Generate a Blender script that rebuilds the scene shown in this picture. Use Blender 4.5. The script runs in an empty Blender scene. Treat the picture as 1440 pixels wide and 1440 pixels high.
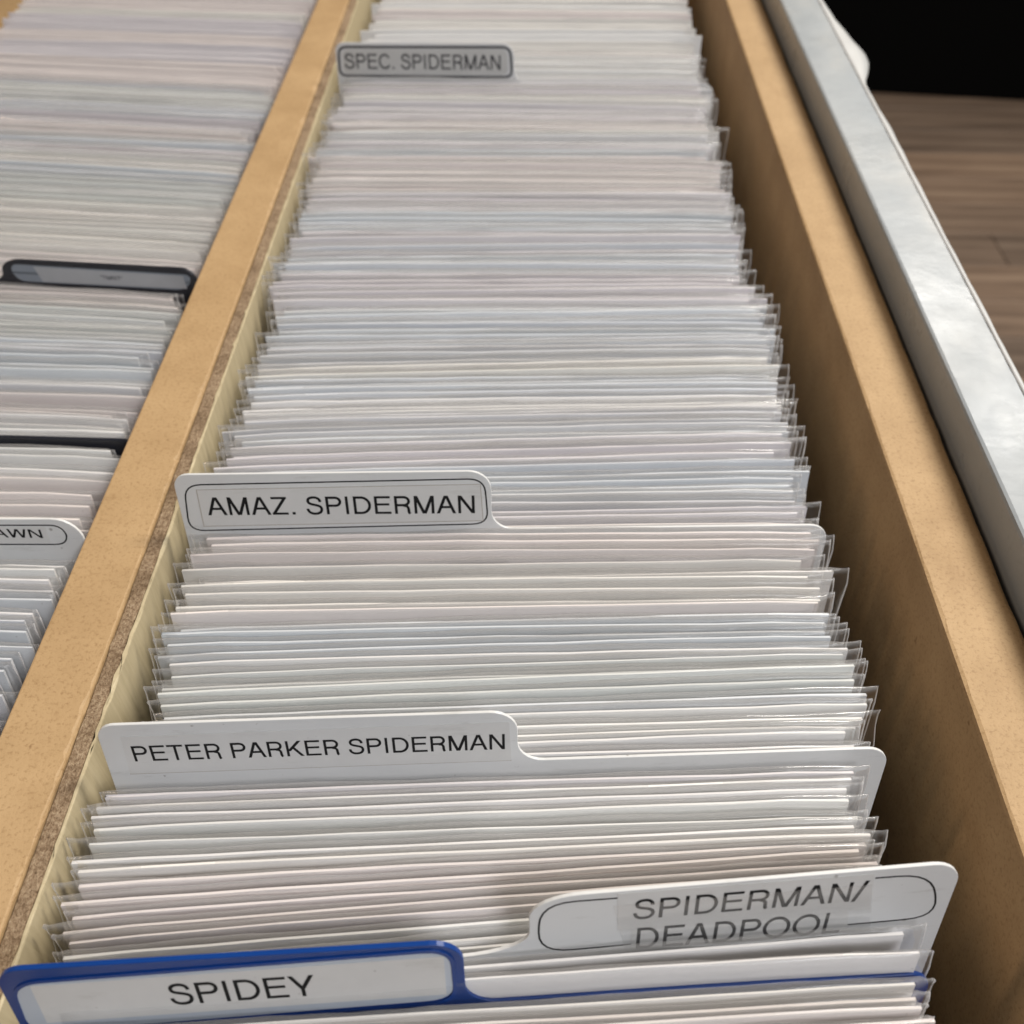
import bpy, bmesh, math, random
from mathutils import Vector, Matrix
R = math.radians
S = bpy.context.scene
COL = S.collection

# ------------------------------------------------------------------ camera
F_PX, PITCH, YAW = 1387.0, R(46.4), R(1.3)
CAM_Z = 0.205
cd = bpy.data.cameras.new('camera')
cam = bpy.data.objects.new('camera', cd); COL.objects.link(cam)
cam.location = (0, 0, CAM_Z)
cam.rotation_euler = (math.pi/2 - PITCH, 0, YAW)
cd.sensor_width = 36; cd.lens = F_PX/1440*36
cd.clip_start = 0.01; cd.clip_end = 50
cd.dof.use_dof = True; cd.dof.focus_distance = 0.235; cd.dof.aperture_fstop = 18
S.camera = cam

# ------------------------------------------------------------------ light
w = bpy.data.worlds.new('World'); S.world = w; w.use_nodes = True
bg = w.node_tree.nodes['Background']
bg.inputs['Color'].default_value = (1.0, 0.97, 0.94, 1); bg.inputs['Strength'].default_value = 0.09

def lamp(name, d, dist, sx, sy, power, col):
    l = bpy.data.lights.new(name, 'AREA'); l.shape = 'RECTANGLE'; l.size = sx; l.size_y = sy
    l.energy = power; l.color = col
    o = bpy.data.objects.new(name, l); COL.objects.link(o)
    d = Vector(d).normalized(); p = Vector((0.0, 0.3, 0.0)) + d*dist
    o.location = p; o.rotation_euler = (-d).to_track_quat('-Z', 'Y').to_euler()
    return o
lamp('ceiling_lamp_key', (0.58, 0.22, 0.80), 2.2, 0.40, 0.8, 52, (1.0, 0.93, 0.82))
lamp('ceiling_lamp_far', (0.42, 0.76, 0.62), 3.2, 1.0, 0.5, 34, (1.0, 0.96, 0.90))
lamp('fill_lamp_behind', (0.45, -0.58, 0.72), 2.6, 0.9, 0.6, 46, (0.97, 0.97, 1.0))  # added fill, brightens the board faces turned to the camera

lamp('ceiling_lamp_side', (-0.74, 0.10, 0.66), 2.6, 0.22, 0.9, 19, (1.0, 0.76, 0.56))

S.view_settings.view_transform = 'Standard'; S.view_settings.look = 'None'
S.view_settings.exposure = -0.28; S.view_settings.gamma = 1.0
try: S.view_settings.use_curve_mapping = False
except Exception: pass
S.render.engine = 'CYCLES'
S.cycles.max_bounces = 7; S.cycles.diffuse_bounces = 3; S.cycles.glossy_bounces = 2
S.cycles.transmission_bounces = 8; S.cycles.transparent_max_bounces = 12

# ------------------------------------------------------------------ pixel -> place
CF = Vector((-math.sin(YAW)*math.cos(PITCH), math.cos(YAW)*math.cos(PITCH), -math.sin(PITCH)))
CR = Vector((math.cos(YAW), math.sin(YAW), 0))
CD = CF.cross(CR)                      # image-down
CAM = Vector((0, 0, CAM_Z))
def ray(u, v): return CF + CR*((u-720)/F_PX) + CD*((v-720)/F_PX)
def at_z(u, v, z):
    r = ray(u, v); t = (z-CAM_Z)/r.z
    return CAM + r*t

def lerp_keys(keys, x):
    if x <= keys[0][0]: return keys[0][1]
    for (a, fa), (b, fb) in zip(keys, keys[1:]):
        if x <= b: return fa + (fb-fa)*(x-a)/(b-a)
    return keys[-1][1]

# ------------------------------------------------------------------ materials
def new_mat(name):
    m = bpy.data.materials.new(name); m.use_nodes = True
    nt = m.node_tree; b = nt.nodes['Principled BSDF']
    return m, nt, b
def N(nt, t, **kw):
    n = nt.nodes.new(t)
    for k, v in kw.items():
        if hasattr(n, k) and not k[0].isupper(): setattr(n, k, v)
        else: n.inputs[k].default_value = v
    return n
def noise(nt, scale, detail=4, rough=.55, stretch=None, coord='Object'):
    tc = nt.nodes.new('ShaderNodeTexCoord'); n = nt.nodes.new('ShaderNodeTexNoise')
    n.inputs['Scale'].default_value = scale; n.inputs['Detail'].default_value = detail; n.inputs['Roughness'].default_value = rough
    if stretch:
        mp = nt.nodes.new('ShaderNodeMapping'); mp.inputs['Scale'].default_value = stretch
        nt.links.new(tc.outputs[coord], mp.inputs['Vector']); nt.links.new(mp.outputs['Vector'], n.inputs['Vector'])
    else: nt.links.new(tc.outputs[coord], n.inputs['Vector'])
    return n
def ramp(nt, src, stops):
    r = nt.nodes.new('ShaderNodeValToRGB'); e = r.color_ramp.elements
    while len(e) < len(stops): e.new(.5)
    for k, (p, c) in enumerate(stops): e[k].position = p; e[k].color = (*c, 1)
    nt.links.new(src, r.inputs['Fac']); return r
def mixc(nt, a, b, fac, mode='MIX'):
    m = nt.nodes.new('ShaderNodeMix'); m.data_type = 'RGBA'; m.blend_type = mode
    for s, v in ((6, a), (7, b)):
        if hasattr(v, 'links'): nt.links.new(v, m.inputs[s])
        else: m.inputs[s].default_value = (*v, 1)
    if hasattr(fac, 'links'): nt.links.new(fac, m.inputs[0])
    else: m.inputs[0].default_value = fac
    return m.outputs[2]
def bump(nt, b, src, strength, dist):
    k = nt.nodes.new('ShaderNodeBump'); k.inputs['Strength'].default_value = strength; k.inputs['Distance'].default_value = dist
    nt.links.new(src, k.inputs['Height']); nt.links.new(k.outputs['Normal'], b.inputs['Normal'])

M = {}
def mdf():
    m, nt, b = new_mat('mdf_board')
    big = ramp(nt, noise(nt, 18, 3).outputs['Fac'], [(.3, (.42, .275, .135)), (.7, (.50, .34, .178))])
    fine = noise(nt, 900, 3, .7)
    fc = ramp(nt, fine.outputs['Fac'], [(.30, (.66, .60, .52)), (.48, (1, 1, 1)), (.66, (1.0, 1, 1)), (.80, (1.12, 1.13, 1.15))])
    c = mixc(nt, big.outputs['Color'], fc.outputs['Color'], .75, 'MULTIPLY')
    fib = ramp(nt, noise(nt, 260, 5, .75, (1, 1.7, 1)).outputs['Fac'], [(.30, (.72, .66, .58)), (.44, (1, 1, 1))])
    c = mixc(nt, c, fib.outputs['Color'], .55, 'MULTIPLY')
    blot = ramp(nt, noise(nt, 60, 4, .6).outputs['Fac'], [(.35, (.88, .86, .83)), (.62, (1, 1, 1))])
    c = mixc(nt, c, blot.outputs['Color'], .8, 'MULTIPLY')
    spot = ramp(nt, noise(nt, 150, 3, .5).outputs['Fac'], [(.215, (.45, .36, .27)), (.25, (1, 1, 1))])
    scuf = ramp(nt, noise(nt, 38, 5, .7, (1, .35, 1)).outputs['Fac'], [(.28, (.84, .80, .76)), (.42, (1, 1, 1)), (.66, (1, 1, 1)), (.78, (1.10, 1.09, 1.08))])
    c = mixc(nt, mixc(nt, c, spot.outputs['Color'], .8, 'MULTIPLY'), scuf.outputs['Color'], .9, 'MULTIPLY')
    nt.links.new(c, b.inputs['Base Color']); b.inputs['Roughness'].default_value = .62
    bump(nt, b, fine.outputs['Fac'], .25, .0006); return m
M['mdf'] = mdf()
def core():
    m, nt, b = new_mat('chipboard_core')
    n = noise(nt, 1100, 4, .8, (1, .8, 1))
    c = ramp(nt, n.outputs['Fac'], [(.28, (.06, .035, .018)), (.42, (.25, .165, .095)), (.58, (.42, .31, .20)), (.75, (.60, .48, .33))])
    st = ramp(nt, noise(nt, 90, 4, .7).outputs['Fac'], [(.34, (.55, .50, .44)), (.55, (1, 1, 1))])
    nt.links.new(mixc(nt, c.outputs['Color'], st.outputs['Color'], .8, 'MULTIPLY'), b.inputs['Base Color'])
    b.inputs['Roughness'].default_value = .9; bump(nt, b, n.outputs['Fac'], .8, .0012); return m
M['core'] = core()
def veneer():
    m, nt, b = new_mat('pale_veneer')
    n = noise(nt, 60, 5, .6, (1, 8, .5))
    c = ramp(nt, n.outputs['Fac'], [(.30, (.45, .375, .235)), (.5, (.51, .43, .275)), (.72, (.56, .475, .31))])
    sc = ramp(nt, noise(nt, 320, 5, .7, (1, 4, .3)).outputs['Fac'], [(.30, (.86, .84, .8)), (.45, (1, 1, 1))])
    nt.links.new(mixc(nt, c.outputs['Color'], sc.outputs['Color'], .7, 'MULTIPLY'), b.inputs['Base Color'])
    b.inputs['Roughness'].default_value = .55; bump(nt, b, n.outputs['Fac'], .25, .0004); return m
M['veneer'] = veneer()

def board():
    m, nt, b = new_mat('backing_board_card')
    oi = nt.nodes.new('ShaderNodeObjectInfo')
    n = ramp(nt, noise(nt, 90, 4, .6, (.35, 1, 1)).outputs['Fac'], [(.3, (.93, .93, .935)), (.7, (1, 1, 1))])
    c = mixc(nt, oi.outputs['Color'], n.outputs['Color'], 1.0, 'MULTIPLY')
    spk = ramp(nt, noise(nt, 700, 2, .5).outputs['Fac'], [(.20, (.55, .52, .5)), (.245, (1, 1, 1))])
    c = mixc(nt, c, spk.outputs['Color'], .6, 'MULTIPLY')
    nt.links.new(c, b.inputs['Base Color']); b.inputs['Roughness'].default_value = .5
    bump(nt, b, noise(nt, 500, 3).outputs['Fac'], .12, .0003); return m
M['board'] = board()
def booklet():
    m, nt, b = new_mat('printed_cover')
    oi = nt.nodes.new('ShaderNodeObjectInfo')
    n = noise(nt, 40, 3); hs = nt.nodes.new('ShaderNodeHueSaturation')
    nt.links.new(oi.outputs['Color'], hs.inputs['Color']); nt.links.new(n.outputs['Fac'], hs.inputs['Value'])
    nt.links.new(hs.outputs['Color'], b.inputs['Base Color']); b.inputs['Roughness'].default_value = .35; return m
M['cover'] = booklet()
def simple(name, col, rough=.5, bumps=None, var=None, spec=.5, specks=0):
    m, nt, b = new_mat(name); b.inputs['Roughness'].default_value = rough
    b.inputs['Specular IOR Level'].default_value = spec
    v = var or (60, .94)
    r = ramp(nt, noise(nt, v[0], 4, .6).outputs['Fac'], [(.3, tuple(x*v[1] for x in col)), (.7, col)])
    c = r.outputs['Color']
    if specks:
        k1 = ramp(nt, noise(nt, 420, 2, .5).outputs['Fac'], [(.22, (.45, .42, .40)), (.27, (1, 1, 1))])
        k2 = ramp(nt, noise(nt, 160, 5, .75, (.25, 1, 1.4)).outputs['Fac'], [(.30, (.80, .79, .77)), (.42, (1, 1, 1))])
        c = mixc(nt, mixc(nt, c, k1.outputs['Color'], specks, 'MULTIPLY'), k2.outputs['Color'], specks, 'MULTIPLY')
    nt.links.new(c, b.inputs['Base Color'])
    if bumps: bump(nt, b, noise(nt, bumps[0], 3).outputs['Fac'], bumps[1], bumps[2])
    return m
M['pages'] = simple('paper_pages', (.66, .62, .54), .8)
M['white_plastic'] = simple('white_divider_plastic', (.70, .71, .71), .36, (1500, .08, .0002), (25, .93), specks=.8)
M['grey_plastic'] = simple('grey_white_divider_plastic', (.62, .63, .64), .36, None, (25, .95))
M['blue_plastic'] = simple('blue_divider_plastic', (.004, .045, .235), .30, (1500, .08, .0002), (40, .85), specks=.6)
M['black_plastic'] = simple('black_divider_plastic', (.012, .013, .020), .32)
M['inset'] = simple('tab_inset_plastic', (.50, .55, .62), .42)
M['inset_dark'] = simple('dark_tab_inset_plastic', (.22, .25, .29), .42)
M['label'] = simple('label_paper', (.66, .66, .65), .45, None, (120, .94), specks=.5)
M['label_grey'] = simple('grey_label_paper', (.52, .52, .51), .5, None, (80, .9))
M['label_dim'] = simple('dim_label_paper', (.38, .39, .41), .45, None, (80, .9))
M['ink'] = simple('black_ink', (.010, .010, .011), .6, spec=.2)
M['ink_grey'] = simple('faded_ink', (.035, .035, .04), .6, spec=.2)
M['dirt'] = simple('label_edge_grime', (.44, .40, .36), .9)

def film(name, haze, gloss, rough, bscale, bstr, bdist=.0004, seam_glint=0):
    m = bpy.data.materials.new(name); m.use_nodes = True; nt = m.node_tree; nt.nodes.clear()
    out = nt.nodes.new('ShaderNodeOutputMaterial')
    tr = N(nt, 'ShaderNodeBsdfTransparent', Color=(1, 1, 1, 1))
    df = N(nt, 'ShaderNodeBsdfDiffuse', Color=(.93, .93, .94, 1)); tl = N(nt, 'ShaderNodeBsdfTranslucent', Color=(.93, .93, .94, 1))
    gl = N(nt, 'ShaderNodeBsdfGlossy', Color=(1, 1, 1, 1), Roughness=rough)
    if bstr:
        n = noise(nt, bscale, 1, .6, (.5, 1, 1.6))
        bp = N(nt, 'ShaderNodeBump', Strength=bstr, Distance=bdist); nt.links.new(n.outputs['Fac'], bp.inputs['Height'])
        nt.links.new(bp.outputs['Normal'], gl.inputs['Normal'])
    fr = N(nt, 'ShaderNodeFresnel', IOR=1.45)
    mu = nt.nodes.new('ShaderNodeMath'); mu.operation = 'MULTIPLY'; mu.use_clamp = True
    mu.inputs[1].default_value = gloss; nt.links.new(fr.outputs['Fac'], mu.inputs[0])
    md_ = nt.nodes.new('ShaderNodeMixShader'); md_.inputs['Fac'].default_value = .5
    nt.links.new(df.outputs[0], md_.inputs[1]); nt.links.new(tl.outputs[0], md_.inputs[2])
    m1 = nt.nodes.new('ShaderNodeMixShader'); m1.inputs['Fac'].default_value = haze
    if seam_glint:
        at = nt.nodes.new('ShaderNodeAttribute'); at.attribute_name = 'seam_glint'  # whitens the film along its edges: highlight painted into the haze
        ma = nt.nodes.new('ShaderNodeMath'); ma.operation = 'MULTIPLY_ADD'; ma.inputs[1].default_value = seam_glint; ma.inputs[2].default_value = haze
        nt.links.new(at.outputs['Fac'], ma.inputs[0]); nt.links.new(ma.outputs[0], m1.inputs['Fac'])
    nt.links.new(tr.outputs[0], m1.inputs[1]); nt.links.new(md_.outputs[0], m1.inputs[2])
    m2 = nt.nodes.new('ShaderNodeMixShader'); nt.links.new(mu.outputs[0], m2.inputs['Fac'])
    nt.links.new(m1.outputs[0], m2.inputs[1]); nt.links.new(gl.outputs[0], m2.inputs[2])
    nt.links.new(m2.outputs[0], out.inputs['Surface']); return m
M['bag'] = film('clear_bag_film', .018, .26, .12, 160, 0, seam_glint=.5)
M['tape'] = film('clear_tape', .04, .16, .16, 120, 0)

# ------------------------------------------------------------------ helpers
def link(name, me, mats=None, parent=None):
    o = bpy.data.objects.new(name, me); COL.objects.link(o)
    if mats is not None and not me.materials:
        for k in (mats if isinstance(mats, (list, tuple)) else [mats]): me.materials.append(M[k])
    if parent: o.parent = parent
    return o
def from_bm(name, bm, smooth=False):
    bmesh.ops.recalc_face_normals(bm, faces=bm.faces)
    me = bpy.data.meshes.new(name); bm.to_mesh(me); bm.free()
    if smooth:
        for p in me.polygons: p.use_smooth = True
    return me
def box_bm(x0, x1, y0, y1, z0, z1, bev=0, seg=2, bm=None):
    bm = bm or bmesh.new()
    g = bmesh.ops.create_cube(bm, size=1)
    for v in g['verts']:
        v.co = Vector(((x0+x1)/2 + v.co.x*(x1-x0), (y0+y1)/2 + v.co.y*(y1-y0), (z0+z1)/2 + v.co.z*(z1-z0)))
    if bev:
        es = list({e for v in g['verts'] for e in v.link_edges})
        bmesh.ops.bevel(bm, geom=es, offset=bev, segments=seg, affect='EDGES', profile=.5)
    return bm
def box(name, x0, x1, y0, y1, z0, z1, mat, parent=None, bev=0):
    return link(name, from_bm(name, box_bm(x0, x1, y0, y1, z0, z1, bev)), mat, parent)
def empty(name, loc=(0, 0, 0), rot=(0, 0, 0)):
    o = bpy.data.objects.new(name, None); COL.objects.link(o); o.empty_display_size = .02
    o.location = loc; o.rotation_euler = rot; return o
def tag(o, label, cat, group=None):
    o['label'] = label; o['category'] = cat
    if group: o['group'] = group
    return o

# ------------------------------------------------------------------ the floor and what stands behind
ZF = -0.270            # inside bottom of the comic trays
GROUND = -0.92
def floor():
    m, nt, b = new_mat('dark_wood_plank')
    oi = nt.nodes.new('ShaderNodeObjectInfo')
    n = noise(nt, 5, 6, .65, (.35, 7, 1))
    c = ramp(nt, n.outputs['Fac'], [(.28, (.10, .070, .048)), (.5, (.27, .195, .14)), (.72, (.42, .32, .235))])
    tv = ramp(nt, oi.outputs['Random'], [(0, (.62, .62, .64)), (1, (1.12, 1.05, 1.0))])
    nt.links.new(mixc(nt, c.outputs['Color'], tv.outputs['Color'], 1.0, 'MULTIPLY'), b.inputs['Base Color'])
    b.inputs['Roughness'].default_value = .5; bump(nt, b, n.outputs['Fac'], .15, .002)
    M['plank'] = m
    M['sub'] = simple('dark_subfloor', (.02, .016, .013), .9)
    f = box('floor', -4, 4, -2, 5, GROUND-.05, GROUND-.008, 'sub'); f['kind'] = 'structure'
    me = from_bm('plank', box_bm(-.6085, .6085, -.0605, .0605, -.0078, 0, .0012, 1)); me.materials.append(m)
    rnd = random.Random(4)
    for i in range(34):
        y = -.6 + i*.123; off = rnd.uniform(0, 1.219)
        for k in range(-2, 2):
            o = link('plank', me, None, f); o.location = (off + k*1.219, y, GROUND)
floor()
def cabinet():
    M['cab_black'] = simple('black_cabinet_laminate', (.004, .004, .004), .8, spec=.03)
    M['cab_grey'] = simple('grey_shelf_edge', (.06, .062, .066), .5)
    p = at_z(1235, 131, GROUND); q = at_z(1440, 142, GROUND)
    ang = math.atan2(q.y-p.y, q.x-p.x)
    e = empty('black_cabinet', ((p.x+q.x)/2, (p.y+q.y)/2, GROUND), (0, 0, ang))
    box('plinth', -1.6, 1.6, .0, .5, .0, .296, 'cab_black', e, .004)
    box('shelf_edge', -1.6, 1.6, -.012, .5, .300, .336, 'cab_grey', e, .004)
    box('body', -1.6, 1.6, .0, .5, .339, 1.1, 'cab_black', e, .004)
    tag(e, 'low black cabinet with a dark grey shelf edge standing on the wooden floor', 'cabinet')
cabinet()

# ------------------------------------------------------------------ table, bin, panel
Y0, Y1 = -0.045, 0.80
def table():
    M['table'] = simple('table_laminate', (.10, .09, .08), .5)
    e = empty('display_table', (0, .37, GROUND))
    box('tabletop', -.40, .17, -.45, .46, .916-.295+.005, .921-.275-.017, 'table', e, .002)
    for sx in (-.37, .14):
        for sy in (-.41, .42):
            box('leg', sx-.02, sx+.02, sy-.02, sy+.02, .0, .6255, 'table', e, .002)
    tag(e, 'dark table carrying the wooden comic bin', 'table')
table()
TT = GROUND + .629      # table top height = -0.291

def rail_mesh(name, x0, x1, z0, z1, seed, rag_r=0.0, ny=170, rough=.00012, r=.0011):
    """long board along Y with slightly worn, irregular top edges"""
    rnd = random.Random(seed); bm = bmesh.new(); rows = []
    wl = 0
    for j in range(ny+1):
        y = Y0 + .012 + (Y1-Y0-.024)*j/ny
        a = rnd.gauss(0, rough); b = rnd.gauss(0, rough)
        wl = wl*.55 + rnd.gauss(0, 1)*.6
        cr = rag_r*max(0, wl) if rag_r else 0
        prof = [(x0, z0), (x0, z1-r-abs(a)), (x0+r*.3, z1-r*.3), (x0+r+a, z1), (x1-r-b-cr, z1), (x1-r*.3-cr*.6, z1-r*.3-cr*.5), (x1, z1-r-abs(b)-cr), (x1, z0)]
        rows.append([bm.verts.new((px, y, pz)) for px, pz in prof])
    n = len(rows[0])
    for a, b in zip(rows, rows[1:]):
        for k in range(n): bm.faces.new((a[k], a[(k+1) % n], b[(k+1) % n], b[k]))
    bm.faces.new(rows[0]); bm.faces.new(rows[-1][::-1])
    return from_bm(name, bm)

XL_L, XL_M, XL_R = -.1237, -.1060, -.1009       # partition: mdf left edge, mdf/ply joint, ply face
XR_L, XR_R = .1079, .1279                       # right wall
def comic_bin():
    e = empty('comic_bin', (0, 0, TT))
    def put(o): o.location.z = -TT; return o
    put(box('bottom', -.350, XR_R, Y0, Y1, TT+.0005, ZF, 'mdf', e, .0008))
    part = put(link('partition_rail', rail_mesh('partition_rail', XL_L, XL_M-.0001, ZF+.0003, 0, 3, .0005, 420, .00012, .0005), 'mdf', e))
    ply = link('plywood_panel', rail_mesh('plywood_panel', XL_M+.0001, XL_R-.0009, ZF+.0003, -.0009, 5, .0004, 260, .00035, .0006), 'core', part)
    fc = link('face_veneer', rail_mesh('face_veneer', XL_R-.0008, XL_R, ZF+.0003, -.0006, 8, .0003, 260, .00025, .0002), 'veneer', part)
    put(link('outer_wall', rail_mesh('outer_wall', XR_L, XR_R, ZF+.0003, 0, 11, .0003), 'mdf', e))
    put(link('outer_wall', rail_mesh('outer_wall', -.350, -.3350, ZF+.0003, 0, 12, .0003), 'mdf', e))
    put(box('end_panel', -.350, XR_R, Y0, Y0+.0115, ZF+.0003, -.001, 'mdf', e, .0008))
    put(box('end_panel', -.350, XR_R, Y1-.0115, Y1, ZF+.0003, -.001, 'mdf', e, .0008))
    tag(e, 'tan fibreboard comic bin with two trays split by a plywood-lined rail', 'bin')
comic_bin()

def side_panel():
    m, nt, b = new_mat('pale_glossy_laminate')
    n = noise(nt, 22, 5, .6, (1, .55, 1)); c = ramp(nt, n.outputs['Fac'], [(.3, (.29, .325, .355)), (.55, (.36, .385, .40)), (.75, (.46, .46, .445))])
    scr = ramp(nt, noise(nt, 420, 3, .6, (.25, 1, 1)).outputs['Fac'], [(.30, (.86, .87, .88)), (.42, (1, 1, 1))])
    nt.links.new(mixc(nt, c.outputs['Color'], scr.outputs['Color'], .7, 'MULTIPLY'), b.inputs['Base Color'])
    rr = ramp(nt, noise(nt, 30, 4, .6).outputs['Fac'], [(.3, (.22,)*3), (.7, (.46,)*3)])
    nt.links.new(rr.outputs['Color'], b.inputs['Roughness']); b.inputs['Specular IOR Level'].default_value = .45
    bump(nt, b, noise(nt, 45, 4, .6).outputs['Fac'], .35, .0012); M['pale'] = m
    M['lip'] = simple('frayed_wrap_edge', (.55, .56, .56), .4)
    e = empty('side_panel', (0, 0, TT))
    o = link('board', rail_mesh('side_panel_board',   .1301, .1512, TT+.0004, .0130, 21, 0, 120, .00008, .0012), 'pale', e); o.location.z = -TT
    # wrap lip: the covering sheet folded over the right edge, loose and wavy
    bm = bmesh.new(); rnd = random.Random(9); rows = []; ny = 150
    def bulge(y):
        s = .0003 + .0003*math.sin(y*37) + .0003*math.sin(y*91+1) + .0002*math.sin(y*230)
        s += .0085*math.exp(-((y-.490)/(.022 if y < .49 else .045))**2) + .0012*math.exp(-((y-.40)/.03)**2)
        return max(.0001, s) + rnd.uniform(0, .0002)
    for j in range(ny+1):
        y = Y0 + .02 + (Y1-Y0-.04)*j/ny; s = bulge(y)
        prof = [(.1498, .0132), (.1510, .0133), (.1514+s*.5, .0131), (.1516+s, .0122-s*.15), (.1517+s*.9, .0095-s*.3), (.1516+s*.5, .003), (.1515, -.010)]
        rows.append([bm.verts.new((px, y, pz + rnd.gauss(0, .00006))) for px, pz in prof])
    for a, c in zip(rows, rows[1:]):
        for k in range(len(a)-1): bm.faces.new((a[k], a[k+1], c[k+1], c[k]))
    me = from_bm('wrap_edge', bm, True)
    o = link('wrap_edge', me, 'lip', e); o.location.z = -TT
    o.modifiers.new('t', 'SOLIDIFY').thickness = .0002
    tag(e, 'pale glossy panel with a wavy loose wrapped edge beside the bare wooden wall', 'panel')
side_panel()

# ------------------------------------------------------------------ bagged comics: shared meshes
BW, BH = .1705, .2730
def board_mesh(seed):
    rnd = random.Random(seed); nx = 12; bm = bmesh.new()
    wd = BW + rnd.uniform(-.0015, .0015); h = BH + rnd.uniform(-.0009, .0004); t = rnd.uniform(.00055, .00082)
    bow = rnd.uniform(-.00028, .00028); ph = rnd.uniform(0, 6); crown = rnd.uniform(-.0004, .0003); tilt = rnd.uniform(-.0008, .0008)
    rows = []
    zs = [0, h*.6, h*.9, h-.0006, h]
    for z in zs:
        ring_f, ring_b = [], []
        for i in range(nx+1):
            s = i/nx*2-1; x = s*wd/2
            y = (bow*(1-s*s) + .0001*math.sin(s*5+ph))*(z/h)**2
            zz = z
            if z > h*.5:
                zz = z + (crown*s*s + tilt*s + rnd.gauss(0, .00010))*(1 if z > h*.95 else 0)
                if abs(s) > .99 and z == h: zz -= .0006
            tt = t*(1 if z < h else .72)
            ring_f.append((x, y - tt/2, zz)); ring_b.append((x, y + tt/2, zz))
        rows.append([bm.verts.new(c) for c in ring_f + ring_b[::-1]])
    n = len(rows[0])
    for a, b in zip(rows, rows[1:]):
        for k in range(n): bm.faces.new((a[k], a[(k+1) % n], b[(k+1) % n], b[k]))
    bm.faces.new(rows[0][::-1])
    top = rows[-1]
    for i in range(nx): bm.faces.new((top[i], top[i+1], top[n-2-i], top[n-1-i]))
    me = from_bm('backing_board', bm); me.materials.append(M['board'])
    return me
def book_mesh(seed):
    rnd = random.Random(seed); bm = bmesh.new()
    wd = .1680; h = .2570 + rnd.uniform(-.003, .003); t = rnd.uniform(.0005, .0008)
    box_bm(-wd/2, wd/2, -t*.36, t*.36, .001, h-.0006, 0, bm=bm)
    nf = len(bm.faces)
    for y0, y1 in ((-t/2, -t*.36), (t*.36, t/2)): box_bm(-wd/2, wd/2, y0, y1, .0005, h, 0, bm=bm)
    box_bm(-wd/2-.0003, -wd/2, -t/2, t/2, .0005, h, 0, bm=bm)
    bm.faces.ensure_lookup_table()
    for k, f in enumerate(bm.faces): f.material_index = 0 if k < nf else 1
    me = from_bm('booklet', bm); me.materials.append(M['pages']); me.materials.append(M['cover'])
    return me
def bag_mesh(seed):
    rnd = random.Random(seed); bm = bmesh.new(); nx = 44; lay = bm.verts.layers.float.new('seam_glint')
    wl, wr = BW/2 + rnd.uniform(.0015, .0042), BW/2 + rnd.uniform(.0015, .0050)
    h = BH + rnd.uniform(.0014, .0026)
    zs = [0, h*.5, h*.86, h-.022, h-.012, h-.006, h-.0025, h-.0004]
    ph = [rnd.uniform(0, 6) for _ in range(4)]
    sag = rnd.uniform(0, .0008)
    sheets = []
    for sd in (-1, 1):
        rows = []
        for z in zs:
            row = []
            for i in range(nx+1):
                s = i/nx; 
                s = .5 - .5*math.cos(math.pi*s)*(.6+.4*abs(math.cos(math.pi*s)))      # denser near the sides
                x = -wl + (wl+wr)*s
                inside = min(1.0, max(0, (BW/2 + .0008 - abs(x))/.002 + .25))
                topk = 1.0 if z < h-.001 else .45
                th = (.00105 if sd < 0 else .0014)*max(.12, inside*topk)
                y = sd*th + .00008*math.sin(x*160+ph[0])*topk
                edge = max(0, (abs(x)-BW/2)/.005)
                y += edge*(.0006*math.sin(z*230+ph[1]) + rnd.gauss(0, .00022))
                up = max(0, (z-(h-.02))/.02)
                y += rnd.gauss(0, .00002 + .00006*up)*(1 if sd > 0 or inside < .9 else .5)
                zz = z + up*(.0004*math.sin(x*48+ph[2]) + .0002*math.sin(x*170+ph[3]) - sag*abs(x)/.09)
                xx = x + edge*(.0004*math.sin(z*300+ph[3]))
                vt = bm.verts.new((xx, y, zz)); vt[lay] = 1.0 if i in (0, nx) else (.38 if z == zs[-1] else 0.0); row.append(vt)  # painted edge highlights: full on the side seams, fainter along the top
            rows.append(row)
        for a, b in zip(rows, rows[1:]):
            for k in range(nx):
                if sd > 0 and abs(a[k].co.x) < BW/2-.012 and abs(a[k+1].co.x) < BW/2-.012 and b[k].co.z < h-.009: continue
                bm.faces.new((a[k], a[k+1], b[k+1], b[k]))
        sheets.append(rows)
    A, B = sheets
    for a, b in zip(A, A[1:]): pass
    for r in range(len(zs)-1):
        for k in (0, nx): bm.faces.new((A[r][k], A[r+1][k], B[r+1][k], B[r][k]))
    for k in range(nx): bm.faces.new((A[-1][k], A[-1][k+1], B[-1][k+1], B[-1][k]))
    me = from_bm('bag', bm, True); me.materials.append(M['bag'])
    return me
BOARDS = [board_mesh(100+i) for i in range(14)]
BOOKS = [book_mesh(200+i) for i in range(5)]
BAGS = [bag_mesh(300+i) for i in range(14)]

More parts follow.
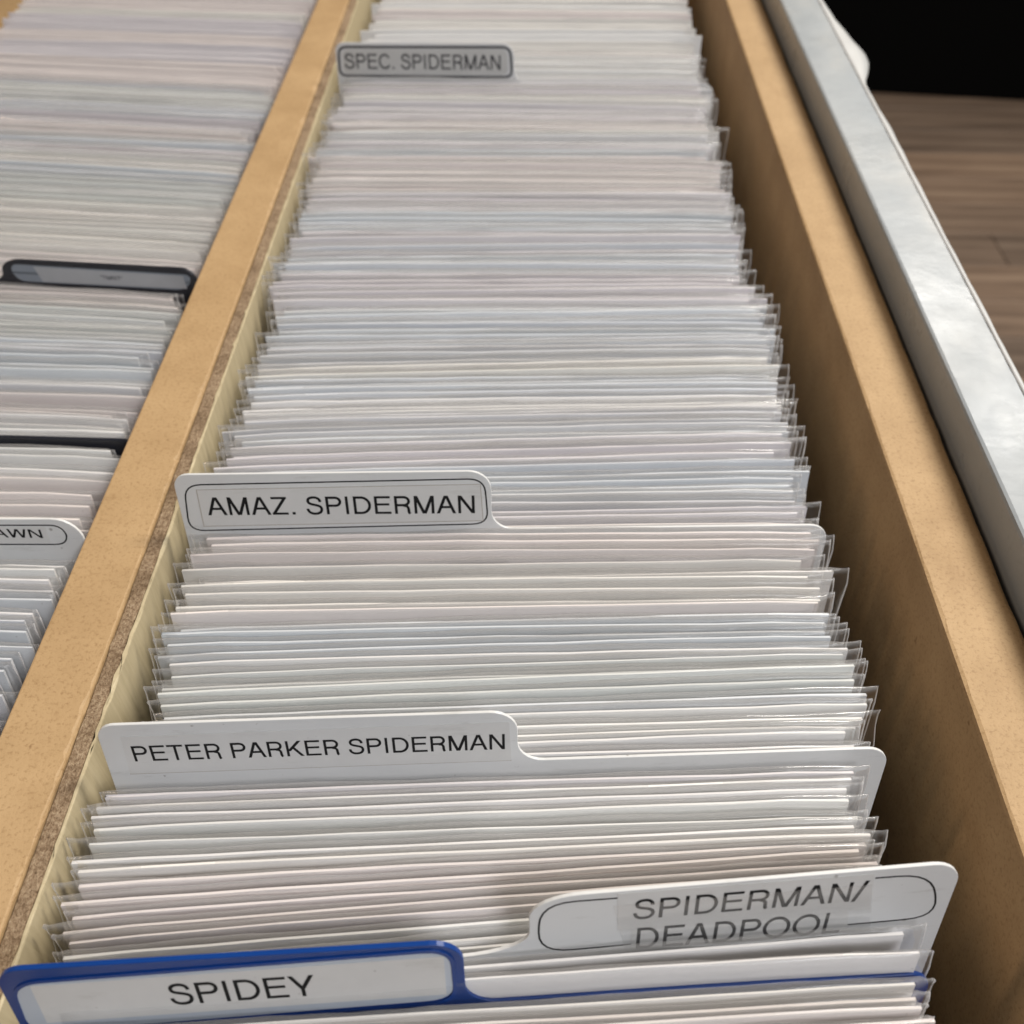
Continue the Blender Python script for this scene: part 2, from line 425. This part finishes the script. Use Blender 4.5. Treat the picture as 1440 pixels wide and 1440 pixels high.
TINTS = {'pink': (.80, .745, .72), 'mauve': (.74, .711, .727), 'blue': (.70, .73, .763), 'green': (0.745, 0.76, 0.74),
         'white': (.84, .835, .82), 'cream': (0.815, 0.795, 0.755), 'grey': (.70, .705, .72)}
COVERS = [(.05, .08, .35), (.45, .04, .04), (.06, .06, .07), (.5, .42, .08), (.1, .3, .12), (.3, .3, .34), (.08, .2, .4), (.5, .2, .06), (.6, .58, .55)]
def comic(rnd, x, y, lean, yaw, tint, label, group, hk=1.0):
    e = empty('bagged_comic')
    L, q = lean, yaw
    h = BH*hk; e.scale = (1, 1, hk)
    rot = Matrix.Rotation(q, 3, 'Z') @ Matrix.Rotation(-L, 3, 'X')
    top = rot @ Vector((0, 0, h))
    e.location = (x - top.x, y - top.y, ZF + .0006 + math.sin(L)*.001)
    e.rotation_euler = (-L, 0, q)
    bd = link('backing_board', rnd.choice(BOARDS), None, e)
    sx = rnd.uniform(-.0012, .0012)
    bd.location.x = sx
    t = TINTS[tint]; k = rnd.uniform(.96, 1.03)
    bd.color = (min(.9, t[0]*k), min(.9, t[1]*k*rnd.uniform(.99, 1.01)), min(.9, t[2]*k), 1)
    if rnd.random() < .5: bd.rotation_euler.z = math.pi
    bk = link('booklet', rnd.choice(BOOKS), None, e); bk.location = (sx, .00092, 0); bk.color = (*rnd.choice(COVERS), 1)
    bg_ = link('bag', rnd.choice(BAGS), None, e); bg_.location.y = 0
    tag(e, label, 'comic', group)
    return e

# ------------------------------------------------------------------ dividers
DW = .184
def outline(tab_side, t0, t1, hs, ht, r=.0042, rs=.0062, w=DW):
    """2-D outline (x, z) of a divider: body up to shoulder hs, tab from t0 to t1 up to ht"""
    pts = []
    def arc(cx, cz, rad, a0, a1, n=7):
        for k in range(n+1):
            a = R(a0 + (a1-a0)*k/n); pts.append((cx+rad*math.cos(a), cz+rad*math.sin(a)))
    pts.append((0, 0)); pts.append((w, 0))
    rt = min(rs, (ht-hs)*.48)
    if tab_side == 'L':
        arc(w-.0055, hs-.0055, .0055, 0, 90)
        arc(t1+rs, hs+rt, rt, 270, 180)        # concave foot
        pts[-1] = (t1+rs-rt, hs+rt)
        arc(t1+rs-rt-rt, ht-rt, rt, 0, 90)
        arc(t0+r, ht-r, r, 90, 180)
        if t0 > .004: arc(t0-r, hs+r, r, 0, -90); arc(.0055, hs-.0055, .0055, 90, 180)
    else:
        arc(t1-rs, ht-rs, rs, 0, 90)
        for k in range(9):
            a = R(90+90*k/8); pts.append((t0+rt*1.7+rt*1.7*math.cos(a), ht-rt+rt*math.sin(a)))
        for k in range(9):
            a = R(-90*k/8); pts.append((t0-rt*2.2+rt*2.2*math.cos(a), hs+rt+rt*math.sin(a)))
        arc(.0055, hs-.0055, .0055, 90, 180)
    return pts
def extrude(name, pts, y0, y1, bev=0):
    bm = bmesh.new()
    vs = [bm.verts.new((p[0], y0, p[1])) for p in pts]
    f = bm.faces.new(vs)
    g = bmesh.ops.extrude_face_region(bm, geom=[f])
    for v in g['geom']:
        if isinstance(v, bmesh.types.BMVert): v.co.y = y1
    if bev:
        es = [ed for ed in bm.edges if abs(ed.verts[0].co.y-ed.verts[1].co.y) < 1e-7]
        bmesh.ops.bevel(bm, geom=es, offset=bev, segments=1, affect='EDGES')
    return from_bm(name, bm)
def quad_pts(c, r=0.0, n=6):
    """rounded corners for a quad given as 4 corners in order"""
    if r <= 0: return c
    out = []
    for i in range(4):
        p = Vector(c[i]); a = (Vector(c[i-1])-p).normalized(); b = (Vector(c[(i+1) % 4])-p).normalized()
        s, e_ = p + a*r, p + b*r
        for k in range(n+1):
            t = k/n; q = s*(1-t)**2 + p*2*t*(1-t) + e_*t*t; out.append((q.x, q.y))
    return out
def ring_mesh(name, outer, wd, y0, y1, keep=None):
    """thin printed line following a closed outline"""
    bm = bmesh.new(); n = len(outer); P = [Vector(p) for p in outer]; inn = []
    cx = sum((p for p in P), Vector((0, 0)))/n
    for i in range(n):
        t = (P[(i+1) % n]-P[i-1])
        t = t.normalized() if t.length > 1e-9 else Vector((1, 0))
        nn = Vector((-t.y, t.x))
        if nn.dot(cx-P[i]) < 0: nn = -nn
        inn.append(P[i]+nn*wd)
    for i in range(n):
        j = (i+1) % n
        if (P[i]-P[j]).length < 1e-7: continue
        if keep:
            mid = (P[i]+P[j])/2
            if not keep(mid): continue
        q = [P[i], P[j], inn[j], inn[i]]
        f = [bm.verts.new((p.x, y0, p.y)) for p in q]; b = [bm.verts.new((p.x, y1, p.y)) for p in q]
        bm.faces.new(f); bm.faces.new(b[::-1])
        for k in range(4): bm.faces.new((f[k], b[k], b[(k+1) % 4], f[(k+1) % 4]))
    return from_bm(name, bm)
def densify(pts, step=.0008):
    out = []
    n = len(pts)
    for i in range(n):
        a, b = Vector(pts[i]), Vector(pts[(i+1) % n]); k = max(1, int((b-a).length/step))
        for j in range(k): q = a + (b-a)*j/k; out.append((q.x, q.y))
    return out
T_ = .134
def spline(p, n=6):
    out = []
    for i in range(len(p)-1):
        a, b, c, e = p[max(0, i-1)], p[i], p[i+1], p[min(len(p)-1, i+2)]
        for k in range(n):
            t = k/n
            out.append(tuple(.5*(2*b[q] + (c[q]-a[q])*t + (2*a[q]-5*b[q]+4*c[q]-e[q])*t*t + (3*b[q]-a[q]-3*c[q]+e[q])*t**3) for q in (0, 1)))
    return out + [p[-1]]
def arcp(cx, cy, rx, ry, a0, a1, n=14):
    return [(cx+rx*math.cos(R(a0+(a1-a0)*k/n)), cy+ry*math.sin(R(a0+(a1-a0)*k/n))) for k in range(n+1)]
def stroke(path, closed=False, t=T_):
    n = len(path); L, Rr = [], []
    for i in range(n):
        a = path[i-1] if (closed or i > 0) else path[i]; b = path[(i+1) % n] if (closed or i < n-1) else path[i]
        d = Vector((b[0]-a[0], b[1]-a[1])).normalized(); q = Vector((-d.y, d.x))*t/2
        L.append((path[i][0]+q.x, path[i][1]+q.y)); Rr.append((path[i][0]-q.x, path[i][1]-q.y))
    return [[L[i], L[(i+1) % n], Rr[(i+1) % n], Rr[i]] for i in range(n if closed else n-1)]
def rect(x0, y0, x1, y1): return [[(x0, y0), (x1, y0), (x1, y1), (x0, y1)]]
def diag(x0, y0, x1, y1, k=1.06):
    l = math.hypot(x1-x0, y1-y0); h = T_*k*l/abs(y1-y0)/2
    return [[(x0-h, y0), (x0+h, y0), (x1+h, y1), (x1-h, y1)]]
h_ = T_/2
STEM = rect(0, 0, T_, 1)
BOWL = stroke([(T_, 1-h_), (.44, 1-h_)] + arcp(.44, .71, .235, .29-h_, 90, -90) + [(T_, .42+h_)])
ES = spline([(.675, .70), (.66, .80), (.585, .90), (.47, .95), (.375, .955), (.25, .935), (.15, .87), (.115, .765), (.15, .655), (.25, .59), (.40, .545), (.56, .495), (.675, .42), (.71, .29), (.665, .16), (.56, .075), (.40, .045), (.25, .065), (.13, .145), (.075, .25), (.065, .33)], 4)
GL = {  # capital: (pieces, left bearing, right edge, right bearing)
 'A': (diag(.065, 0, .43, 1) + diag(.83, 0, .465, 1) + rect(.19, .295, .705, .295+T_*.95), .01, .895, .01),
 'C': (stroke(arcp(.47, .5, .41, .515-h_, 32, 328, 30)), .06, .86, .06),
 'D': (STEM + stroke([(T_, 1-h_), (.36, 1-h_)] + arcp(.36, .5, .39, .5-h_, 90, -90, 22) + [(T_, h_)]), .11, .81, .06),
 'E': (STEM + rect(T_, 1-T_*.93, .745, 1) + rect(T_, .475, .70, .475+T_*.93) + rect(T_, 0, .765, T_*.93), .11, .765, .06),
 'I': (STEM, .13, T_, .13),
 'K': (STEM + diag(.12, .34, .70, 1) + diag(.78, 0, .33, .60), .11, .85, .0),
 'L': (STEM + rect(T_, 0, .66, T_*.95), .10, .66, .05),
 'M': (STEM + rect(.94-T_, 0, .94, 1) + diag(.455, 0, .085, 1, 1.1) + diag(.485, 0, .855, 1, 1.1), .10, .94, .10),
 'N': (STEM + rect(.78-T_, 0, .78, 1) + diag(.705, 0, .075, 1, 1.05), .105, .78, .105),
 'O': (stroke(arcp(.50, .5, .44, .515-h_, 0, 360, 36)[:-1], True), .055, 1.0, .055),
 'P': (STEM + BOWL, .11, .735, .05),
 'R': (STEM + BOWL + stroke(spline([(.42, .46), (.56, .43), (.635, .34), (.65, .2), (.665, .07), (.71, 0)], 4)), .11, .77, .05),
 'S': (stroke(ES), .05, .77, .05),
 'T': (rect(0, 1-T_*.95, .79, 1) + rect(.395-h_, 0, .395+h_, 1-T_*.95), .03, .79, .03),
 'W': (diag(.26, 0, .065, 1) + diag(.28, 0, .55, 1) + diag(.84, 0, .57, 1) + diag(.86, 0, 1.055, 1), .02, 1.12, .02),
 'Y': (rect(.43-h_, 0, .43+h_, .42) + diag(.43, .37, .07, 1) + diag(.43, .37, .79, 1), .01, .86, .01),
 'Z': (rect(.04, 1-T_*.93, .76, 1) + rect(.02, 0, .77, T_*.93) + diag(.10, T_*.5, .68, 1-T_*.5), .04, .78, .04),
 '.': (rect(0, 0, T_*1.1, T_*1.1), .13, T_*1.1, .13),
 '/': (diag(0, -.03, .36, 1.02), .04, .38, .04),
 '"': (rect(0, .66, .09, 1) + rect(.2, .66, .29, 1), .07, .29, .07),
}
def text_obj(txt, bl, br, tl, mat, parent, y, lead=0.0):
    """printed line of capitals: bl/br baseline ends, tl = top left, in divider coordinates (x, z)"""
    polys = []; x = 0; x0 = None
    for ch in txt:
        if ch == ' ': x += .36; continue
        g, lsb, wd, rsb = GL[ch]
        x += lsb
        if x0 is None: x0 = x
        polys += [[(x+p[0], p[1]) for p in pl] for pl in g]; x1 = x + wd; x += wd + rsb
    bl, br, tl = Vector(bl), Vector(br), Vector(tl); bl = bl + (br-bl)*lead; ax = (br-bl)/(x1-x0); az = Vector((0, (tl-bl).y))
    bm = bmesh.new(); vary = random.Random(len(txt))
    for n, pl in enumerate(polys):
        yy = y - .00000012*(n % 40)
        vs = []
        for px_, pz_ in pl:
            p = bl + ax*(px_-x0) + az*pz_; vs.append(bm.verts.new((p.x, yy, p.y)))
        bm.faces.new(vs)
    me = from_bm('lettering', bm)
    return link('lettering', me, mat, parent)

class Divider:
    """a tabbed plastic divider; (u, v) pixels on its face can be turned into its own (x, z)"""
    def __init__(s, corner, yaw, lean, label, right=True, ztop=0.0):
        # corner: world place of the right end of the shoulder line
        s.yaw, s.lean = yaw, lean
        s.rot = Matrix.Rotation(yaw, 3, 'Z') @ Matrix.Rotation(-lean, 3, 'X')
        s.hs = (corner.z - ZF - .0006)/math.cos(lean)
        o = corner - s.rot @ Vector((DW, 0, s.hs)); s.o = o
        s.e = empty('divider', o, (-lean, 0, yaw)); tag(s.e, label, 'divider')
        s.top_y = (o + s.rot @ Vector((DW/2, 0, s.hs))).y; s.cx = (o + s.rot @ Vector((DW/2, 0, s.hs))).x
    def px(s, u, v):
        nrm = s.rot @ Vector((0, 1, 0)); r = ray(u, v)
        t = (s.o - CAM).dot(nrm)/r.dot(nrm); p = s.rot.transposed() @ (CAM + r*t - s.o)
        return (p.x, p.z)
    def sheet(s, side, t0, t1, ht, mat, th=.0008, **kw):
        s.f = -th/2
        return link('sheet', extrude('divider_sheet', outline(side, t0, t1, s.hs, ht, **kw), -th/2, th/2, .0001), mat, s.e)
    def quad(s, name, corners, mat, parent, d0, d1, r=0):
        c = quad_pts([s.px(*p) for p in corners], r)
        return link(name, extrude(name, c, s.f-d1, s.f-d0), mat, parent)
    def text(s, txt, bl, br, tl, parent, d, mat='ink', lead=0.0):
        return text_obj(txt, s.px(*bl), s.px(*br), s.px(*tl), mat, parent, s.f-d, lead)

def line_yaw(l, r, z):
    a, b = at_z(*l, z), at_z(*r, z); return math.atan2(b.y-a.y, b.x-a.x)

DIV = []
# -- plain white, single printed strip without frame
d = Divider(at_z(1252, 1050, 0), line_yaw((750, 1069), (1240, 1052), 0), R(11), 'white divider whose long plain label has no printed frame')
ta = d.px(140, 1040)[0]; tb = d.px(728, 1040)[0]; ht = d.px(430, 1009)[1]
sh = d.sheet('L', max(0, ta), tb, ht, 'white_plastic')
lb = d.quad('label', [(170, 1034), (716, 1013), (719, 1067), (184, 1086)], 'label', d.e, 0, .00008, .0004)
d.quad('label_grime', [(184, 1085.4), (719, 1066.4), (719, 1067.6), (184, 1086.8)], 'dirt', lb, .00001, .00006)
d.text('PETER PARKER SPIDERMAN', (186, 1068.5), (710, 1051), (185, 1047), lb, .00012, lead=.010)
DIV.append(d); PP = d
# -- white, framed
d = Divider(at_z(1166, 737, 0), line_yaw((715, 743), (1150, 737.5), 0), R(9), 'white divider with a black rounded frame around a grimy label beginning AMAZ.')
ta = d.px(250, 700)[0]; tb = d.px(691, 700)[0]; ht = d.px(470, 664)[1]
d.sheet('L', max(0, ta), tb, ht, 'white_plastic')
rg = quad_pts([d.px(258, 680), d.px(682, 671), d.px(688, 736), d.px(266, 746)], .0048)
link('tab_frame_line', ring_mesh('tab_frame_line', rg, .00042, d.f-.00005, d.f), 'ink', d.e)
lb = d.quad('label', [(276, 687), (676, 679), (680, 731), (287, 739)], 'label', d.e, .0, .0001, .0004)
gr = ring_mesh('label_grime', densify([d.px(*p) for p in [(276, 687), (676, 679), (680, 731), (287, 739)]], .0012), .00022, d.f-.00013, d.f-.0001)
link('label_grime', gr, 'dirt', lb)
d.text('AMAZ. SPIDERMAN', (291, 723), (668, 720), (291, 698), lb, .00014, lead=.008)
DIV.append(d); AM = d
# -- greyish, far
zf_ = 0.0
d = Divider(at_z(1004, 117, zf_), line_yaw((735, 117), (1004, 118), 0), R(7), 'greyish white divider with a dark frame around a label beginning SPEC.')
ta = d.px(471, 90)[0]; tb = d.px(723, 90)[0]; ht = d.px(600, 60)[1]
d.sheet('L', max(0, ta), tb, ht, 'grey_plastic')
rg = quad_pts([d.px(474, 64), d.px(719, 64.5), d.px(722, 110), d.px(477, 108)], .0045)
link('tab_frame_line', ring_mesh('tab_frame_line', rg, .0011, d.f-.00005, d.f), 'ink_grey', d.e)
lb = d.quad('label', [(481, 69), (713, 69), (715, 105), (484, 104)], 'label_grey', d.e, .0, .0001, .003)
d.text('SPEC. SPIDERMAN', (485, 96), (704, 98), (485, 75), lb, .00014, 'ink_grey', .004)
DIV.append(d); SP = d
# -- white, tab on the other end, two taped strips
d = Divider(at_z(1327, 1284, 0.000), line_yaw((800, 1257), (1310, 1214), .012), R(12), 'white divider with two lines of print taped across its framed tab')
ta = d.px(744, 1300)[0]; ht = d.px(1060, 1235)[1]
d.sheet('R', ta, DW, ht, 'white_plastic')
fr = [(757, 1268), (1313, 1225), (1318, 1287), (755, 1338)]
rg = densify(quad_pts([d.px(*p) for p in fr], .0072), .0006)
xa, xb, xc, xd = d.px(868, 1262)[0], d.px(1230, 1230)[0], d.px(886, 1326)[0], d.px(1190, 1302)[0]
zm = d.px(1000, 1285)[1]
for left in (True, False):
    link('tab_frame_line', ring_mesh('tab_frame_line', rg, .0004, d.f-.00005, d.f,
         keep=lambda p: (p.x < .5*(xc+xd)) == left and not ((p.y > zm and xa < p.x < xb) or (p.y < zm and xc < p.x < xd))), 'ink', d.e)
l1 = d.quad('label', [(868, 1254), (1229, 1226), (1222, 1276), (868, 1306)], 'label', d.e, .0, .00008)
d.text('SPIDERMAN/', (889, 1290), (1212, 1263), (889, 1263), l1, .00012)
l2 = d.quad('label', [(888, 1296), (1192, 1272), (1190, 1306), (886, 1334)], 'label', d.e, .0001, .00011)
d.text('DEADPOOL', (893, 1331), (1178, 1308), (893, 1302), l2, .00014)
d.quad('tape', [(862, 1270), (1226, 1240), (1222, 1312), (880, 1340)], 'tape', d.e, .00022, .00026)
DIV.append(d); DP = d
# -- blue with inset
d = Divider(at_z(1312, 1365, -.0045), line_yaw((680, 1404), (1300, 1365), -.0045), R(12), 'blue divider with a grey inset and a wide white label on its tab')
ta = d.px(4, 1390)[0]; tb = d.px(652, 1350)[0]; ht = d.px(330, 1342)[1]
d.sheet('L', max(0, ta), tb, ht, 'blue_plastic', th=.0011, r=.005)
ins = d.quad('tab_inset', [(17, 1382), (634, 1334), (640, 1400), (46, 1448)], 'inset', d.e, .0, .00012, .0055)
rg = quad_pts([d.px(*p) for p in [(12, 1377), (638, 1328), (645, 1405), (41, 1453)]], .006)
link('tab_rim', ring_mesh('tab_rim', rg, .0008, d.f-.0003, d.f), 'blue_plastic', d.e)
lb = d.quad('label', [(44, 1382), (624, 1340), (628, 1393), (68, 1433)], 'label', d.e, .00013, .00022)
d.text('SPIDEY', (240, 1408), (447, 1394), (236, 1379), lb, .00026, lead=.02)
DIV.append(d); BL = d

# left tray dividers
LDIV = []
XLR = -.1245       # right ends in the left tray
def left_corner(p1, p2, z, xr=XLR):
    a, b = at_z(*p1, z), at_z(*p2, z); t = (xr-a.x)/(b.x-a.x); return a + (b-a)*t, math.atan2(b.y-a.y, b.x-a.x)
c, yw = left_corner((0, 397), (262, 411), -.0075)
d = Divider(c, yw, R(8), 'black divider with a dim grey label on its inset tab')
d.sheet('R', d.px(4, 380)[0], DW, d.px(150, 371)[1], 'black_plastic', th=.0011)
d.quad('tab_inset', [(12, 370), (272, 386), (264, 407), (26, 394)], 'inset_dark', d.e, 0, .00012, .004)
lb = d.quad('label', [(48, 374), (258, 387), (264, 405), (62, 395)], 'label_dim', d.e, .00013, .0002)
d.text('"TMNT"', (143, 391.5), (174, 393), (141, 386), lb, .00024, 'ink')
LDIV.append(d); TM = d
c, yw = left_corner((0, 613), (175, 618), -.007)
d = Divider(c, yw, R(8), 'black divider with only its bare shoulder showing between white comics')
d.sheet('L', 0, .055, d.hs+.014, 'black_plastic', th=.0014)
LDIV.append(d); BK = d
c, yw = left_corner((0, 783), (100, 783), -.008, -.1245)
d = Divider(c, yw, R(9), 'white divider with a black framed tab next to the partition rail')
d.sheet('R', .095, DW, d.px(20, 729)[1], 'white_plastic', rs=.0075)
b0 = .098
zt_, zb_ = d.px(40, 736.5)[1], d.px(40, 765)[1]
rg = quad_pts([(b0, zt_), (d.px(92, 742)[0], zt_), (d.px(100, 766)[0], zb_), (b0, zb_)], .0042)
link('tab_frame_line', ring_mesh('tab_frame_line', rg, .0004, d.f-.00005, d.f), 'ink', d.e)
xe_ = d.px(68, 750)[0]; lt_, lo_ = d.px(40, 739.5)[1], d.px(40, 762)[1]
lb = link('label', extrude('label', [(b0+.006, lo_), (xe_, lo_), (xe_, lt_), (b0+.006, lt_)], d.f-.0001, d.f), 'label', d.e)
d.text('SPAWN', (-48, 753), (62, 755), (-48, 741), lb, .00014)
LDIV.append(d); SW = d

# ------------------------------------------------------------------ fill the trays
def key(l, r, z=-.001):
    a, b = at_z(*l, z), at_z(*r, z)
    return (a.y+b.y)/2, (a.x+b.x)/2, math.atan2(b.y-a.y, b.x-a.x), b.x-a.x
MAIN = sorted([key((510, 4), (1000, 6)), key((466, 118), (1010, 122)), key((455, 160), (1015, 165)), key((415, 285), (1040, 286)), key((375, 430), (1072, 425)),
        key((342, 530), (1100, 518)), key((305, 632), (1117, 612)), key((262, 765), (1150, 752)), key((240, 865), (1175, 848)),
        key((215, 935), (1205, 908)), key((210, 990), (1226, 950)), key((145, 1100), (1235, 1075)), key((130, 1180), (1225, 1138)), key((85, 1290), (1228, 1212)),
        key((40, 1400), (1300, 1318)), key((10, 1470), (1300, 1385))])
MX = [(k[0], k[1]) for k in MAIN]; MYAW = [(k[0], k[2]) for k in MAIN]
LEAN = [(.02, R(11)), (.13, R(10)), (.24, R(8)), (.40, R(6.5)), (.62, R(5))]
rnd = random.Random(20)

def section_label(y, dl, names, end):
    return names[sum(1 for d in dl if d.top_y < y)]

ORD = 'first second third fourth fifth sixth seventh eighth ninth tenth eleventh twelfth thirteenth fourteenth fifteenth'.split()
def fill(y_from, y_to, dl, xf, yawf, leanf, names, steps, tintf, seed, xmin, xmax, jit, anchors, hk=1.0, extra={}):
    rnd = random.Random(seed); y = y_from; drift = 0; n = 0; made = []
    while y < y_to:
        st = lerp_keys(steps, y)*rnd.choice([.78, .80, .84, .88, .95, 1.0, 1.1, 1.32])
        st = max(st, .0024)
        # neighbours of a divider keep clear of it
        yn = y + st
        for d in dl:
            if y < d.top_y <= yn + .0017: yn = max(yn, d.top_y + .0018)
            if yn - .0001 <= d.top_y < yn + .0012: yn = d.top_y + .0018
        y = yn
        drift = drift*.86 + rnd.gauss(0, jit*.35)
        x = xf(y) + drift + rnd.gauss(0, jit*.55)
        if rnd.random() < .10: x += rnd.choice((-1, 1))*jit*1.6
        yaw = yawf(y); L = leanf(y); wob = 1.0
        near = min(dl, key=lambda d: abs(d.top_y-y)); k = max(0.0, 1-max(0, abs(near.top_y-y)-.004)/.012)
        yaw += (near.yaw-yaw)*k; L += (near.lean-L)*k; wob = 1-.75*k       # what leans on a divider lies along it
        yaw += rnd.gauss(0, .0022)*wob; L += rnd.gauss(0, .0016)*wob
        half = .0895
        x = min(max(x, xmin+half), xmax-half)
        sec = sum(1 for d in dl if d.top_y < y)
        hq = hk*(extra.get(sec, 1.0))*(1 + rnd.gauss(0, .0022) - (.006 if rnd.random() < .08 else 0))
        made.append((sec, comic(rnd, x, y, L, yaw, tintf(sec, y, rnd), names[sec][0], names[sec][1], hq))); n += 1
    for sec in range(len(names)):          # those near a divider are told apart by counting from it
        row = [o for q, o in made if q == sec]; m = len(row)
        for i, o in enumerate(row):
            j = m-1-i
            if sec > 0 and i < len(ORD) and (i <= j or sec == len(names)-1):
                o['label'] = f'{ORD[i]} bagged comic behind the {anchors[sec-1]}'
            elif sec < len(names)-1 and j < len(ORD):
                o['label'] = f'{ORD[j]} bagged comic in front of the {anchors[sec]}'
    return y, n

md = sorted(DIV, key=lambda d: d.top_y)
MN = [('bagged comic with white backing board filed in front of the blue divider', 'comics before the blue divider'),
      ('bagged comic squeezed between the blue divider and the divider with taped print', 'comics behind the blue divider'),
      ('bagged comic with pinkish white backing between the taped divider and the unframed white divider', 'comics behind the taped divider'),
      ('bagged comic filed between the unframed white divider and the framed AMAZ. divider', 'comics behind the unframed divider'),
      ('bagged comic with clear sleeve filed between the framed AMAZ. divider and the SPEC. divider', 'comics behind the AMAZ. divider'),
      ('bagged comic filed right behind the greyish SPEC. divider', 'comics behind the SPEC. divider')]
state = {'run': None, 'n': 0}
def tint_main(sec, y, rnd):
    opts = [['white', 'pink', 'pink', 'cream'], ['white', 'white', 'green'], ['pink', 'pink', 'pink', 'mauve', 'white', 'cream'],
            ['green', 'green', 'white', 'blue', 'blue'] if y < AM.top_y-.030 else ['pink', 'mauve', 'pink', 'cream'], ['mauve', 'grey', 'blue', 'white', 'pink', 'blue', 'mauve', 'cream'], ['white', 'pink', 'cream', 'grey']][sec]
    if state['n'] <= 0 or state['run'] not in opts: state['run'] = rnd.choice(opts); state['n'] = rnd.randint(1, 5)
    state['n'] -= 1; return state['run']
STEPS = [(.05, .0026), (.13, .0027), (.145, .0030), (.22, .0029), (.45, .0029)]
MX = [(k, x - lerp_keys([(.22, 0), (.38, .0010)], k)) for k, x in MX]
yend, n1 = fill(.026, .515, md, lambda y: lerp_keys(MX, y), lambda y: lerp_keys(MYAW, y), lambda y: lerp_keys(LEAN, y), MN, STEPS, tint_main, 31, XL_R+.0004, XR_L-.002, .0022,
    ['blue divider', 'white divider with taped print', 'white divider with unframed label', 'white framed AMAZ. divider', 'greyish SPEC. divider'], 1.0, {1: 1.011})

LZ = -.010
LK = sorted([key((-300, 0), (430, 20), LZ), key((-300, 110), (400, 140), LZ), key((-300, 225), (350, 258), LZ), key((-300, 395), (270, 424), LZ), key((-300, 500), (230, 512), LZ), key((-300, 604), (180, 626), LZ),
      key((-300, 790), (90, 786), LZ), key((-300, 930), (30, 930), LZ)])
LYAW = [(k[0], k[2]) for k in LK]
ld = sorted(LDIV, key=lambda d: d.top_y)
LN = [('bagged comic in front of the framed white divider beside the partition rail', 'comics before the framed divider in the narrow view tray'),
      ('bagged comic between the framed white divider and the bare black divider', 'comics before the bare black divider'),
      ('bagged comic between the bare black divider and the black divider with dim label', 'comics between the black dividers'),
      ('bagged comic filed behind the black divider with the dim grey label', 'comics behind the dim labelled divider')]
def tint_left(sec, y, rnd):
    opts = [['grey', 'white', 'blue'], ['white', 'cream', 'pink', 'white'], ['blue', 'green', 'white', 'grey', 'pink'] , ['pink', 'pink', 'cream', 'green', 'mauve', 'blue']][sec]
    if state['n'] <= 0 or state['run'] not in opts: state['run'] = rnd.choice(opts); state['n'] = rnd.randint(1, 7)
    state['n'] -= 1; return state['run']
LLEAN = [(.1, R(10)), (.3, R(8)), (.6, R(6))]
def lxf(y):
    yaw = lerp_keys(LYAW, y); return XLR - .0895*math.cos(yaw) - .0032
LST = [(.10, .0040), (.20, .0036), (.30, .0034), (.5, .0033)]
yl, n2 = fill(.085, .50, ld, lxf, lambda y: lerp_keys(LYAW, y), lambda y: lerp_keys(LLEAN, y), LN, LST, tint_left, 77, -.331, XL_L-.0008, .0032,
    ['framed white divider beside the partition rail', 'bare black divider', 'black divider with dim grey label'], .962, {0: 1.022, 1: 1.004, 2: 1.006})
print('COMICS', n1, n2, [(round(d.top_y*1000), round(math.degrees(d.yaw), 1), round(d.cx*1000)) for d in DIV+LDIV], [[round(q*1000) for q in (k[0], k[1], k[2]*57.3, k[3])] for k in MAIN])

# the far ends of both trays, too tightly packed to tell comics apart: one mass each
def mass_card():
    m, nt, b = new_mat('packed_card')
    at = nt.nodes.new('ShaderNodeAttribute'); at.attribute_name = 'tint'
    n = ramp(nt, noise(nt, 90, 4, .6, (.35, 1, 1)).outputs['Fac'], [(.3, (.93, .93, .935)), (.7, (1, 1, 1))])
    nt.links.new(mixc(nt, at.outputs['Color'], n.outputs['Color'], 1.0, 'MULTIPLY'), b.inputs['Base Color']); b.inputs['Roughness'].default_value = .5
    return m
M['packed_card'] = mass_card()
def far_mass(name, y0, y1, xf, yawf, leanf, label, seed, tints, hk=1.0):
    rnd = random.Random(seed); bm = bmesh.new(); y = y0 + .003
    cl = bm.verts.layers.float_color.new('tint'); cur = rnd.choice(tints)
    while y < y1:
        L = leanf(y); q = yawf(y) + rnd.gauss(0, .002)
        rot = Matrix.Rotation(q, 3, 'Z') @ Matrix.Rotation(-L, 3, 'X'); top = rot @ Vector((0, 0, BH*hk))
        o = Vector((xf(y) + rnd.gauss(0, .0017) - top.x, y - top.y, ZF+.0008)); rot = rot @ Matrix.Diagonal((1, 1, hk))
        if rnd.random() < .3: cur = rnd.choice(tints)
        c = (*TINTS[cur], 1)
        for k_, me in enumerate((rnd.choice(BOARDS),)):
            k = len(bm.verts); kf = len(bm.faces); bm.from_mesh(me); bm.verts.ensure_lookup_table(); bm.faces.ensure_lookup_table()
            cl = bm.verts.layers.float_color['tint']
            for v in bm.verts[k:]: v.co = o + rot @ v.co; v[cl] = c
            for f in bm.faces[kf:]: f.material_index = k_
        y += rnd.uniform(.0026, .0038)
    me = bpy.data.meshes.new(name); bm.to_mesh(me); bm.free(); me.materials.append(M['packed_card'])
    o = link(name, me); o['kind'] = 'stuff'; tag(o, label, 'comics')
far_mass('packed_comics', yend, .742, lambda y: lerp_keys(MX, y), lambda y: lerp_keys(MYAW, y), lambda y: lerp_keys(LEAN, y), 'dense mass of white comic tops far behind the SPEC. divider', 5, ['white', 'pink', 'cream', 'grey'])
far_mass('packed_comics', yl, .72, lxf, lambda y: lerp_keys(LYAW, y), lambda y: lerp_keys(LLEAN, y), 'dense mass of pinkish comic tops far behind the dim labelled black divider', 6, ['pink', 'cream', 'green', 'mauve', 'pink'], .962)
